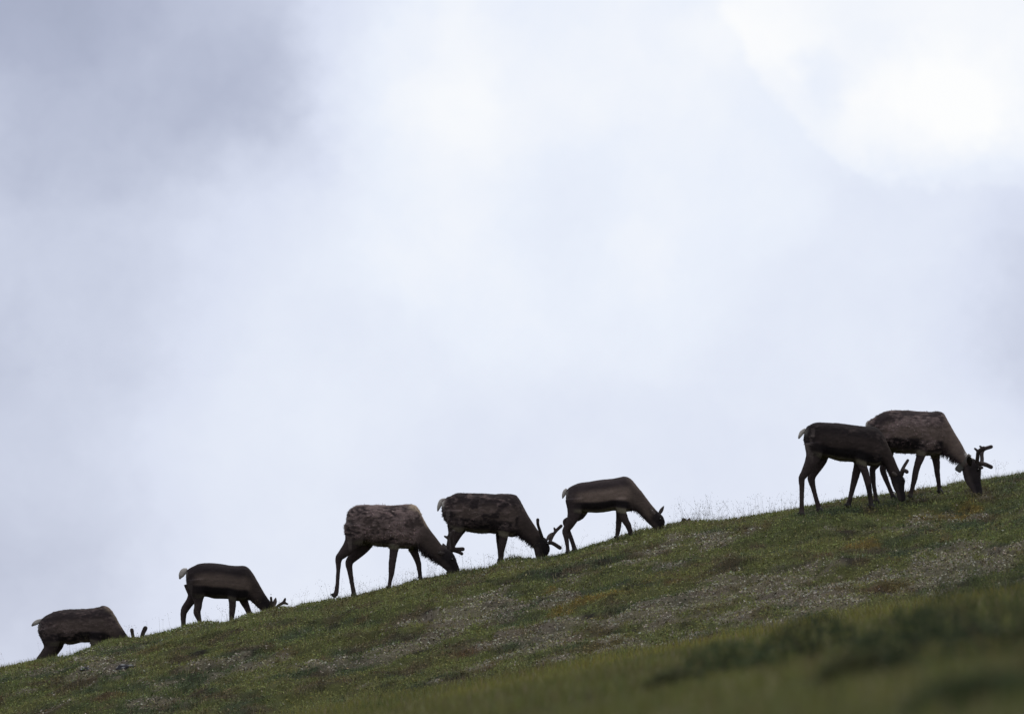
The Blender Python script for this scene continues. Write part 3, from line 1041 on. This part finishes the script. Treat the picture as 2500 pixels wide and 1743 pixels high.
    # collar
    if S.get('collar'):
        cl_ = S['collar']
        t0 = at(*tosrc(cl_['top']), Y0) - org; b0 = at(*tosrc(cl_['bot']), Y0) - org
        cen = (t0 + b0) / 2; aa = (t0 - b0) / 2 * 1.04; cen[1] += cl_['y']
        bb = np.array([0, np.linalg.norm(aa) * cl_['w'], 0])
        dirn = np.cross(aa, bb); dirn /= np.linalg.norm(dirn)
        V_, F_ = [], []
        m_ = 40
        for i in range(m_):
            th = i / m_ * 2 * math.pi
            rad = aa * math.cos(th) + bb * math.sin(th)
            for (o_, k_) in ((-0.022, 1.0), (0.022, 1.0), (0.022, 1.05), (-0.022, 1.05)):
                V_.append(cen + rad * k_ + dirn * o_)
        for i in range(m_):
            n_ = (i + 1) % m_
            for q in range(4):
                F_.append((i * 4 + q, i * 4 + (q + 1) % 4, n_ * 4 + (q + 1) % 4, n_ * 4 + q))
        me = bpy.data.meshes.new('tracking_collar'); me.from_pydata([tuple(q) for q in V_], [], F_); me.update()
        co = link('tracking_collar', me, root, M_strap)
        co['label'] = 'brown tracking collar with a box under the throat'
        import bmesh
        bm = bmesh.new(); bmesh.ops.create_cube(bm, size=1.0)
        bmesh.ops.bevel(bm, geom=bm.edges[:], offset=0.12, segments=2, affect='EDGES')
        me = bpy.data.meshes.new('collar_box'); bm.to_mesh(me); bm.free()
        bx = link('collar_box', me, co, M_box)
        q = at(*tosrc(cl_['box']), Y0) - org
        bx.location = (q[0], cl_['y'], q[2]); bx.scale = cl_['size']; bx.rotation_euler = (0, cl_['rot'], 0)
    return root, Y0


def L(side, hind, *p, **kw):
    return dict(side=side, hind=hind, p=p, **kw)


NEAR, FARS = -1, 1
# traces: (back x, y, belly x, y, width) in enlargement units of the photograph; legs and antlers likewise
HERD = [
    dict(label='lowest caribou, brown and humped, legs hidden behind the crest at far left', org=(0, 1430), k=0.18293, Y=(72.2, 75.0), neck=12, seed=1.0,
         tone=1.0, flank=0.35, neckmid=0.25, belly=0.35, moult=0.6, mt=0.0, oldtone=0.7, rump=0.35, hair=15000, cape=0.25, tailtone=0.6,
         trunk=[(515, 520, 508, 600, .8), (540, 470, 545, 700, .8), (600, 410, 610, 760, .8), (720, 345, 730, 785, .82), (850, 320, 860, 768, .86),
                (960, 310, 960, 780, .9), (1100, 305, 1090, 752, .88), (1220, 300, 1210, 752, .82), (1310, 280, 1300, 770, .75), (1380, 260, 1380, 785, .68),
                (1455, 290, 1440, 795, .62), (1530, 385, 1480, 805, .58), (1610, 525, 1510, 805, .55), (1690, 645, 1560, 840, .52), (1760, 740, 1640, 910, .55),
                (1830, 815, 1700, 970, .6), (1890, 885, 1740, 1020, .62), (1920, 965, 1790, 1060, .55), (1930, 1045, 1840, 1090, .5)],
         legs=[L(NEAR, True, (640, 560, 125), (680, 720, 112), (665, 840, 80), (590, 940, 64), (530, 1010, 48), (520, 1130, 30), (510, 1250, 26), (520, 1320, 30)),
               L(FARS, True, (700, 620, 110), (770, 750, 84), (730, 850, 66), (660, 960, 52), (605, 1050, 44), (605, 1150, 28), (610, 1250, 26), (622, 1310, 30)),
               L(NEAR, False, (1280, 620, 95), (1278, 780, 64), (1270, 880, 50), (1265, 980, 40), (1262, 1070, 30), (1258, 1150, 26), (1262, 1200, 30)),
               L(FARS, False, (1400, 650, 80), (1420, 790, 52), (1430, 880, 42), (1440, 970, 34), (1444, 1060, 27), (1450, 1130, 30))],
         tail=[(560, 462, 26), (505, 478, 32), (460, 502, 27), (432, 525, 14)],
         ears=[((1800, 850), (1740, 800), 34, -0.06, 1.0), ((1850, 850), (1830, 770), 34, 0.06, 1.0)],
         antlers=[[[(1850, 870, 22, -.04), (1805, 770, 20, -.08), (1783, 680, 18, -.11), (1768, 590, 22, -.12)]],
                  [[(1880, 870, 24, .04), (1885, 760, 22, .09), (1893, 650, 24, .12), (1930, 560, 27, .13)]]], eye=(1850, 960)),
    dict(label='small dark caribou with a white tail, second from the left', org=(400, 1330), k=0.14991, Y=(70.4, 73.0), neck=12, seed=2.0,
         tone=0.75, flank=0.62, neckmid=0.35, necktone=0.55, belly=0.25, moult=0.0, rump=0.25, hair=9000, thigh=0.25, mane=0.25,
         trunk=[(365, 430, 360, 560, .8), (400, 390, 385, 680, .8), (480, 345, 470, 800, .8), (570, 305, 560, 845, .82), (700, 292, 690, 842, .88),
                (830, 296, 820, 872, .92), (960, 310, 950, 876, .9), (1090, 332, 1080, 882, .84), (1210, 338, 1200, 915, .76), (1310, 338, 1300, 915, .68),
                (1370, 365, 1345, 905, .62), (1430, 430, 1375, 900, .58), (1500, 540, 1390, 895, .55), (1580, 680, 1450, 945, .52), (1650, 800, 1530, 1020, .52),
                (1720, 900, 1600, 1080, .56), (1770, 960, 1650, 1130, .6), (1820, 1030, 1700, 1180, .58), (1850, 1120, 1740, 1230, .5), (1850, 1190, 1790, 1250, .5)],
         legs=[L(NEAR, True, (540, 560, 150), (555, 760, 122), (560, 900, 72), (556, 1010, 58), (540, 1100, 54), (578, 1220, 36), (600, 1330, 30), (608, 1400, 34)),
               L(FARS, True, (460, 620, 130), (490, 800, 100), (430, 920, 68), (350, 1010, 60), (322, 1070, 48), (318, 1180, 38), (320, 1300, 34), (326, 1390, 36)),
               L(NEAR, False, (1110, 640, 110), (1112, 830, 68), (1118, 950, 54), (1112, 1080, 47), (1102, 1190, 36), (1095, 1300, 32), (1098, 1360, 34)),
               L(FARS, False, (1270, 760, 85), (1300, 900, 66), (1345, 1000, 50), (1385, 1090, 42), (1415, 1180, 34), (1440, 1280, 32))],
         tail=[(385, 405, 30), (325, 430, 52), (285, 490, 46), (262, 540, 18)],
         ears=[((1790, 1010), (1828, 855), 34, -0.05, 1.5)],
         antlers=[[[(1775, 1010, 20, -.05), (1758, 930, 18, -.07), (1750, 860, 17, -.09)]],
                  [[(1800, 1040, 18, .05), (1870, 975, 20, .10), (1940, 930, 22, .14), (1968, 870, 15, .15)], [(1930, 935, 18, .13), (1970, 942, 17, .14), (2005, 955, 14, .15)]]],
         eye=(1800, 1090)),
    dict(label='large shaggy moulting caribou with one hind hoof lifted at the heel', org=(780, 1180), k=0.19358, Y=(69.0, 69.6), neck=11, seed=3.0,
         tone=1.0, flank=0.2, neckmid=0.45, necktone=0.55, belly=0.5, moult=1.0, mt=-0.35, oldtone=0.8, hair=24000, thigh=0.8, cape=0.75, mane=1.0, head_y=-0.06,
         trunk=[(338, 500, 333, 640, .75), (348, 415, 332, 710, .8), (400, 315, 395, 760, .82), (500, 278, 500, 755, .85), (620, 272, 600, 750, .86),
                (750, 276, 740, 795, .92), (900, 280, 890, 802, .92), (1020, 274, 1010, 820, .86), (1120, 262, 1110, 826, .78), (1190, 272, 1190, 822, .7),
                (1250, 325, 1235, 800, .62), (1330, 480, 1260, 810, .56), (1400, 590, 1310, 868, .52), (1470, 680, 1400, 920, .52), (1530, 760, 1470, 980, .54),
                (1580, 812, 1510, 1025, .6), (1640, 842, 1545, 1055, .64), (1700, 900, 1580, 1085, .6), (1740, 1000, 1615, 1115, .52), (1768, 1080, 1650, 1150, .5),
                (1765, 1130, 1690, 1170, .5)],
         legs=[L(NEAR, True, (450, 520, 130), (440, 680, 112), (385, 785, 82), (295, 885, 56), (243, 945, 42), (238, 1060, 27), (230, 1200, 23), (220, 1320, 25), (205, 1390, 28), (170, 1428, 24), snap=False),
               L(FARS, True, (520, 600, 140), (570, 730, 108), (480, 860, 78), (390, 960, 50), (372, 1010, 44), (385, 1090, 33), (408, 1220, 27), (428, 1320, 27), (440, 1395, 32)),
               L(NEAR, False, (950, 640, 105), (942, 790, 58), (932, 900, 47), (916, 1000, 42), (908, 1110, 33), (888, 1210, 23), (876, 1290, 26)),
               L(FARS, False, (1150, 700, 90), (1182, 830, 54), (1222, 930, 40), (1248, 1010, 33), (1260, 1090, 27), (1268, 1160, 24), (1274, 1215, 27))],
         ears=[((1590, 850), (1555, 752), 34, 0.07, 1.0), ((1575, 880), (1490, 885), 34, -0.08, 0.45)],
         antlers=[[[(1660, 850, 22, .04), (1648, 760, 20, .09), (1630, 690, 18, .13), (1645, 632, 20, .13)], [(1632, 695, 16, .12), (1605, 676, 15, .14), (1578, 662, 10, .15)],
                   [(1655, 835, 20, .04), (1710, 850, 18, .05), (1760, 865, 19, .06), (1795, 885, 18, .06)]],
                  [[(1690, 850, 22, -.04), (1680, 760, 20, -.09), (1668, 680, 18, -.13), (1690, 615, 21, -.14)],
                   [(1685, 830, 20, -.04), (1735, 832, 20, -.06), (1808, 832, 23, -.08)]]], eye=(1670, 960)),
    dict(label='dark patchy caribou with forked antlers and pale rump, behind the shaggy one', org=(1040, 1160), k=0.1568, Y=(69.9, 70.6), neck=13, seed=4.0,
         tone=0.9, flank=0.40, neckmid=0.35, necktone=0.55, belly=0.55, moult=0.75, mt=-0.1, oldtone=0.75, patch=1.0, rump=1.0, hair=15000, thigh=0.55, mane=0.6, head_y=-0.10,
         trunk=[(250, 400, 245, 520, .75), (295, 360, 272, 650, .8), (370, 325, 360, 780, .82), (470, 280, 460, 850, .84), (600, 280, 590, 865, .86),
                (740, 280, 730, 890, .9), (880, 280, 870, 903, .92), (1010, 292, 1000, 902, .88), (1120, 295, 1110, 912, .82), (1230, 290, 1220, 935, .76),
                (1330, 295, 1320, 962, .68), (1400, 312, 1380, 958, .62), (1460, 380, 1410, 942, .58), (1520, 490, 1430, 935, .56), (1590, 620, 1480, 985, .52),
                (1660, 730, 1560, 1035, .52), (1740, 850, 1640, 1095, .54), (1810, 950, 1680, 1155, .6), (1870, 985, 1690, 1205, .62), (1910, 1065, 1700, 1250, .58),
                (1932, 1160, 1720, 1300, .52), (1900, 1240, 1750, 1330, .5), (1870, 1300, 1790, 1340, .5)],
         legs=[L(NEAR, True, (480, 560, 150), (470, 760, 130), (450, 900, 100), (400, 1020, 70), (350, 1120, 48), (348, 1230, 31), (352, 1340, 28), (362, 1420, 32)),
               L(FARS, True, (520, 600, 130), (540, 780, 100), (470, 930, 75), (400, 1050, 55), (370, 1140, 44), (390, 1240, 29), (420, 1340, 27), (440, 1400, 30)),
               L(NEAR, False, (1230, 680, 115), (1215, 850, 82), (1207, 980, 62), (1187, 1100, 52), (1174, 1210, 41), (1168, 1300, 37), (1166, 1370, 38)),
               L(FARS, False, (1170, 760, 80), (1135, 930, 46), (1138, 1070, 36), (1148, 1190, 30), (1152, 1290, 28), (1156, 1370, 30))],
         tail=[(300, 375, 24), (240, 405, 36), (205, 480, 31), (184, 550, 12)],
         ears=[((1880, 1010), (1972, 890), 34, 0.05, 1.5)],
         antlers=[[[(1810, 985, 22, -.05), (1775, 880, 20, -.11), (1742, 780, 19, -.16), (1738, 705, 22, -.17)]],
                  [[(1915, 1070, 24, .03), (1965, 955, 21, .09), (2020, 870, 21, .13), (2105, 785, 22, .16)], [(2020, 875, 18, .13), (2005, 845, 15, .13), (1996, 815, 10, .14)],
                   [(1920, 1040, 24, .03), (1990, 1070, 26, .03), (2085, 1132, 27, .02)]]], eye=(1890, 1070)),
    dict(label='sleek brown caribou without antlers, its ear pricked, head of the middle trio', org=(1350, 1130), k=0.15618, Y=(69.4, 70.2), neck=11, seed=5.0,
         tone=1.35, flank=0.75, neckmid=0.55, necktone=0.75, belly=0.75, moult=0.0, rump=0.3, hair=8000, thigh=0.3, mane=0.5,
         trunk=[(205, 440, 200, 560, .78), (240, 395, 225, 680, .8), (310, 350, 300, 755, .82), (420, 310, 410, 768, .84), (560, 293, 550, 775, .88),
                (700, 268, 690, 778, .9), (840, 252, 830, 766, .88), (960, 240, 950, 745, .82), (1040, 222, 1030, 755, .76), (1120, 210, 1110, 765, .68),
                (1190, 230, 1175, 762, .62), (1250, 278, 1220, 755, .58), (1320, 368, 1255, 745, .55), (1400, 462, 1310, 768, .52), (1480, 572, 1380, 825, .52),
                (1560, 672, 1450, 905, .54), (1620, 742, 1500, 955, .6), (1680, 792, 1540, 990, .62), (1725, 842, 1570, 1025, .58), (1752, 915, 1610, 1045, .52),
                (1742, 975, 1650, 1055, .5), (1710, 1010, 1680, 1052, .5)],
         legs=[L(NEAR, True, (330, 560, 130), (340, 720, 110), (310, 860, 84), (245, 980, 62), (195, 1060, 48), (208, 1160, 36), (226, 1280, 28), (238, 1400, 31)),
               L(FARS, True, (460, 660, 125), (400, 810, 88), (270, 880, 52), (190, 912, 38), (222, 1000, 33), (268, 1110, 33), (315, 1225, 32), (350, 1340, 37)),
               L(NEAR, False, (1050, 560, 100), (1070, 740, 70), (1122, 880, 54), (1180, 985, 44), (1205, 1070, 34), (1214, 1130, 32)),
               L(FARS, False, (1060, 680, 80), (1038, 820, 50), (1030, 920, 44), (1020, 1030, 38), (1002, 1130, 30), (996, 1190, 32))],
         tail=[(222, 410, 26), (188, 450, 34), (165, 505, 26), (152, 548, 10)],
         ears=[((1660, 800), (1740, 662), 30, 0.07, 0.5), ((1590, 800), (1512, 720), 34, -0.07, 1.2)], eye=(1670, 880)),
    dict(label='nearly black caribou standing in front of the collared one on the right', org=(1920, 980), k=0.18114, Y=(67.9, 68.1), neck=12, seed=6.0,
         tone=0.62, flank=0.15, neckmid=0.30, necktone=0.42, belly=0.5, moult=0.45, mt=0.25, oldtone=0.5, rump=0.2, face=6.8, hair=13000, thigh=0.8, mane=0.2, head_y=-0.08,
         trunk=[(250, 380, 228, 520, .78), (290, 330, 260, 600, .8), (370, 290, 350, 700, .82), (450, 283, 440, 742, .84), (570, 288, 570, 760, .86),
                (720, 293, 710, 800, .9), (860, 312, 850, 810, .9), (980, 330, 960, 822, .84), (1090, 336, 1080, 862, .78), (1180, 340, 1170, 875, .7),
                (1240, 370, 1230, 870, .64), (1300, 440, 1270, 850, .58), (1350, 540, 1300, 850, .55), (1400, 650, 1330, 890, .52), (1450, 760, 1360, 950, .52),
                (1490, 860, 1380, 1000, .54), (1522, 930, 1400, 1045, .6), (1562, 1000, 1412, 1100, .62), (1598, 1065, 1430, 1150, .6), (1588, 1130, 1450, 1200, .55),
                (1588, 1210, 1480, 1262, .52), (1605, 1290, 1500, 1330, .5), (1600, 1338, 1525, 1360, .5)],
         legs=[L(NEAR, True, (370, 560, 120), (370, 720, 100), (312, 860, 74), (243, 960, 52), (206, 1010, 41), (208, 1120, 33), (206, 1260, 28), (206, 1370, 31), (208, 1440, 34)),
               L(FARS, True, (450, 600, 120), (465, 760, 88), (412, 880, 68), (355, 975, 52), (335, 1030, 48), (362, 1140, 33), (402, 1280, 29), (432, 1370, 33), (450, 1440, 36)),
               L(NEAR, False, (1010, 640, 105), (1012, 820, 64), (1052, 930, 49), (1090, 1040, 44), (1115, 1150, 35), (1135, 1270, 29), (1148, 1355, 33)),
               L(FARS, False, (990, 760, 80), (962, 880, 54), (932, 1000, 48), (906, 1100, 40), (876, 1220, 31), (850, 1320, 30), (828, 1405, 33))],
         tail=[(262, 378, 24), (210, 418, 30), (185, 458, 24), (168, 492, 13)],
         ears=[((1480, 1000), (1405, 965), 32, -0.07, 1.2), ((1530, 980), (1460, 935), 30, 0.08, 0.6)],
         antlers=[[[(1540, 985, 22, .04), (1560, 925, 20, .08), (1590, 870, 19, .12), (1642, 788, 17, .16)]],
                  [[(1545, 1000, 22, -.03), (1560, 950, 21, -.06), (1580, 938, 22, -.08), (1608, 956, 24, -.10)]]], eye=(1570, 1060)),
    dict(label='tall caribou in a tracking collar, branching velvet antlers, uppermost on the ridge', org=(2090, 980), k=0.16242, Y=(68.5, 68.6), neck=12, seed=7.0,
         tone=1.2, flank=0.55, neckmid=0.75, necktone=0.85, nape=0.9, face=8.0, belly=0.5, moult=0.85, mt=-0.05, oldtone=0.85, rump=0.2, hair=20000, thigh=0.3, mane=0.9, head_y=-0.42,
         trunk=[(175, 330, 165, 450, .75), (215, 280, 190, 600, .8), (300, 225, 290, 700, .82), (420, 160, 410, 745, .84), (540, 135, 530, 750, .86),
                (680, 133, 670, 775, .9), (820, 142, 810, 782, .9), (950, 152, 940, 782, .84), (1070, 155, 1060, 810, .78), (1170, 150, 1160, 816, .7),
                (1250, 150, 1240, 815, .64), (1310, 180, 1290, 802, .6), (1370, 270, 1320, 792, .57), (1430, 390, 1350, 802, .54), (1500, 520, 1400, 855, .52),
                (1570, 640, 1460, 905, .52), (1640, 780, 1530, 955, .55), (1705, 850, 1560, 1015, .6), (1790, 902, 1580, 1085, .64), (1848, 1010, 1592, 1160, .6),
                (1850, 1080, 1612, 1220, .56), (1842, 1180, 1650, 1292, .52), (1850, 1290, 1690, 1345, .52), (1862, 1380, 1715, 1400, .5), (1850, 1412, 1740, 1420, .5)],
         legs=[L(NEAR, True, (320, 560, 130), (335, 760, 105), (305, 920, 68), (248, 1010, 46), (254, 1120, 38), (272, 1270, 30), (296, 1400, 30), (310, 1480, 34)),
               L(FARS, True, (400, 620, 125), (475, 780, 84), (448, 910, 60), (400, 1010, 46), (440, 1140, 37), (498, 1280, 31), (548, 1400, 31), (572, 1455, 35)),
               L(NEAR, False, (980, 640, 110), (975, 800, 67), (932, 930, 51), (897, 1050, 45), (880, 1150, 42), (850, 1270, 31), (825, 1370, 30), (815, 1440, 33)),
               L(FARS, False, (1180, 700, 90), (1196, 840, 60), (1210, 950, 47), (1220, 1080, 39), (1236, 1200, 32), (1250, 1310, 29), (1258, 1380, 34), (1266, 1425, 36))],
         tail=[(200, 300, 26), (175, 340, 32), (165, 400, 22), (160, 450, 12)],
         ears=[((1690, 985), (1628, 862), 44, -0.08, 0.4), ((1810, 990), (1868, 1030), 30, 0.09, 0.5)],
         antlers=[[[(1770, 960, 26, -.04), (1775, 870, 25, -.09), (1785, 790, 25, -.14), (1855, 742, 27, -.18)], [(1780, 800, 18, -.13), (1755, 765, 15, -.13), (1728, 745, 12, -.14)],
                   [(1790, 960, 22, -.04), (1840, 965, 24, -.05), (1890, 985, 22, -.05)]],
                  [[(1830, 975, 26, .03), (1858, 910, 25, .08), (1860, 800, 25, .13), (1895, 735, 25, .16), (2008, 695, 24, .2)], [(1890, 738, 18, .16), (1862, 712, 16, .16), (1838, 690, 12, .17)],
                   [(1830, 950, 24, .03), (1900, 968, 27, .04), (1990, 1008, 27, .05)]]], eye=(1800, 1050),
         collar=dict(top=(1683, 822), bot=(1550, 1000), y=-0.25, w=0.68, box=(1528, 1018), size=(0.085, 0.075, 0.09), rot=math.radians(35))),
]
for S in HERD:
    r_, y_ = caribou(S)
    print('caribou', S['label'][:30], 'at', round(y_, 2))

# the one bedded down behind the crest: only its ears clear the ridge
EY = 74.0
S8 = dict(label='pair of ear tips of a caribou lying hidden beyond the crest', org=(1560, 1267), k=0.2, Y=(EY, EY), neck=8, seed=8.0,
          tone=1.0, flank=0.4, neckmid=0.3, belly=0.4, moult=0.0, hair=2000, mane=0.0,
          trunk=[(-330, 330, -335, 400, .8), (-300, 260, -300, 470, .9), (-200, 215, -200, 510, .95), (-80, 205, -80, 520, .95), (40, 200, 40, 520, .9), (150, 195, 150, 510, .8),
                 (230, 195, 230, 500, .68), (310, 190, 300, 460, .6), (390, 165, 340, 350, .55), (450, 120, 400, 270, .55), (500, 70, 455, 210, .58),
                 (545, 40, 510, 170, .62), (600, 55, 560, 165, .6), (660, 95, 610, 180, .52), (710, 130, 660, 190, .5), (720, 160, 690, 195, .5)],
          legs=[L(NEAR, True, (-180, 420, 110), (-60, 470, 80), (60, 510, 45), (-60, 540, 36), (-140, 545, 30), snap=False),
                L(FARS, True, (-180, 420, 110), (-60, 470, 80), (60, 510, 45), (-60, 540, 36), (-140, 545, 30), snap=False),
                L(NEAR, False, (230, 400, 80), (280, 490, 50), (360, 530, 34), (280, 545, 30), (220, 550, 28), snap=False),
                L(FARS, False, (230, 400, 80), (280, 490, 50), (360, 530, 34), (280, 545, 30), (220, 550, 28), snap=False)],
          ears=[((560, 75), (538, -14), 40, -0.06, 0.7), ((600, 75), (622, -20), 40, 0.06, 0.7)], eye=(580, 85))
r8, _ = caribou(S8)
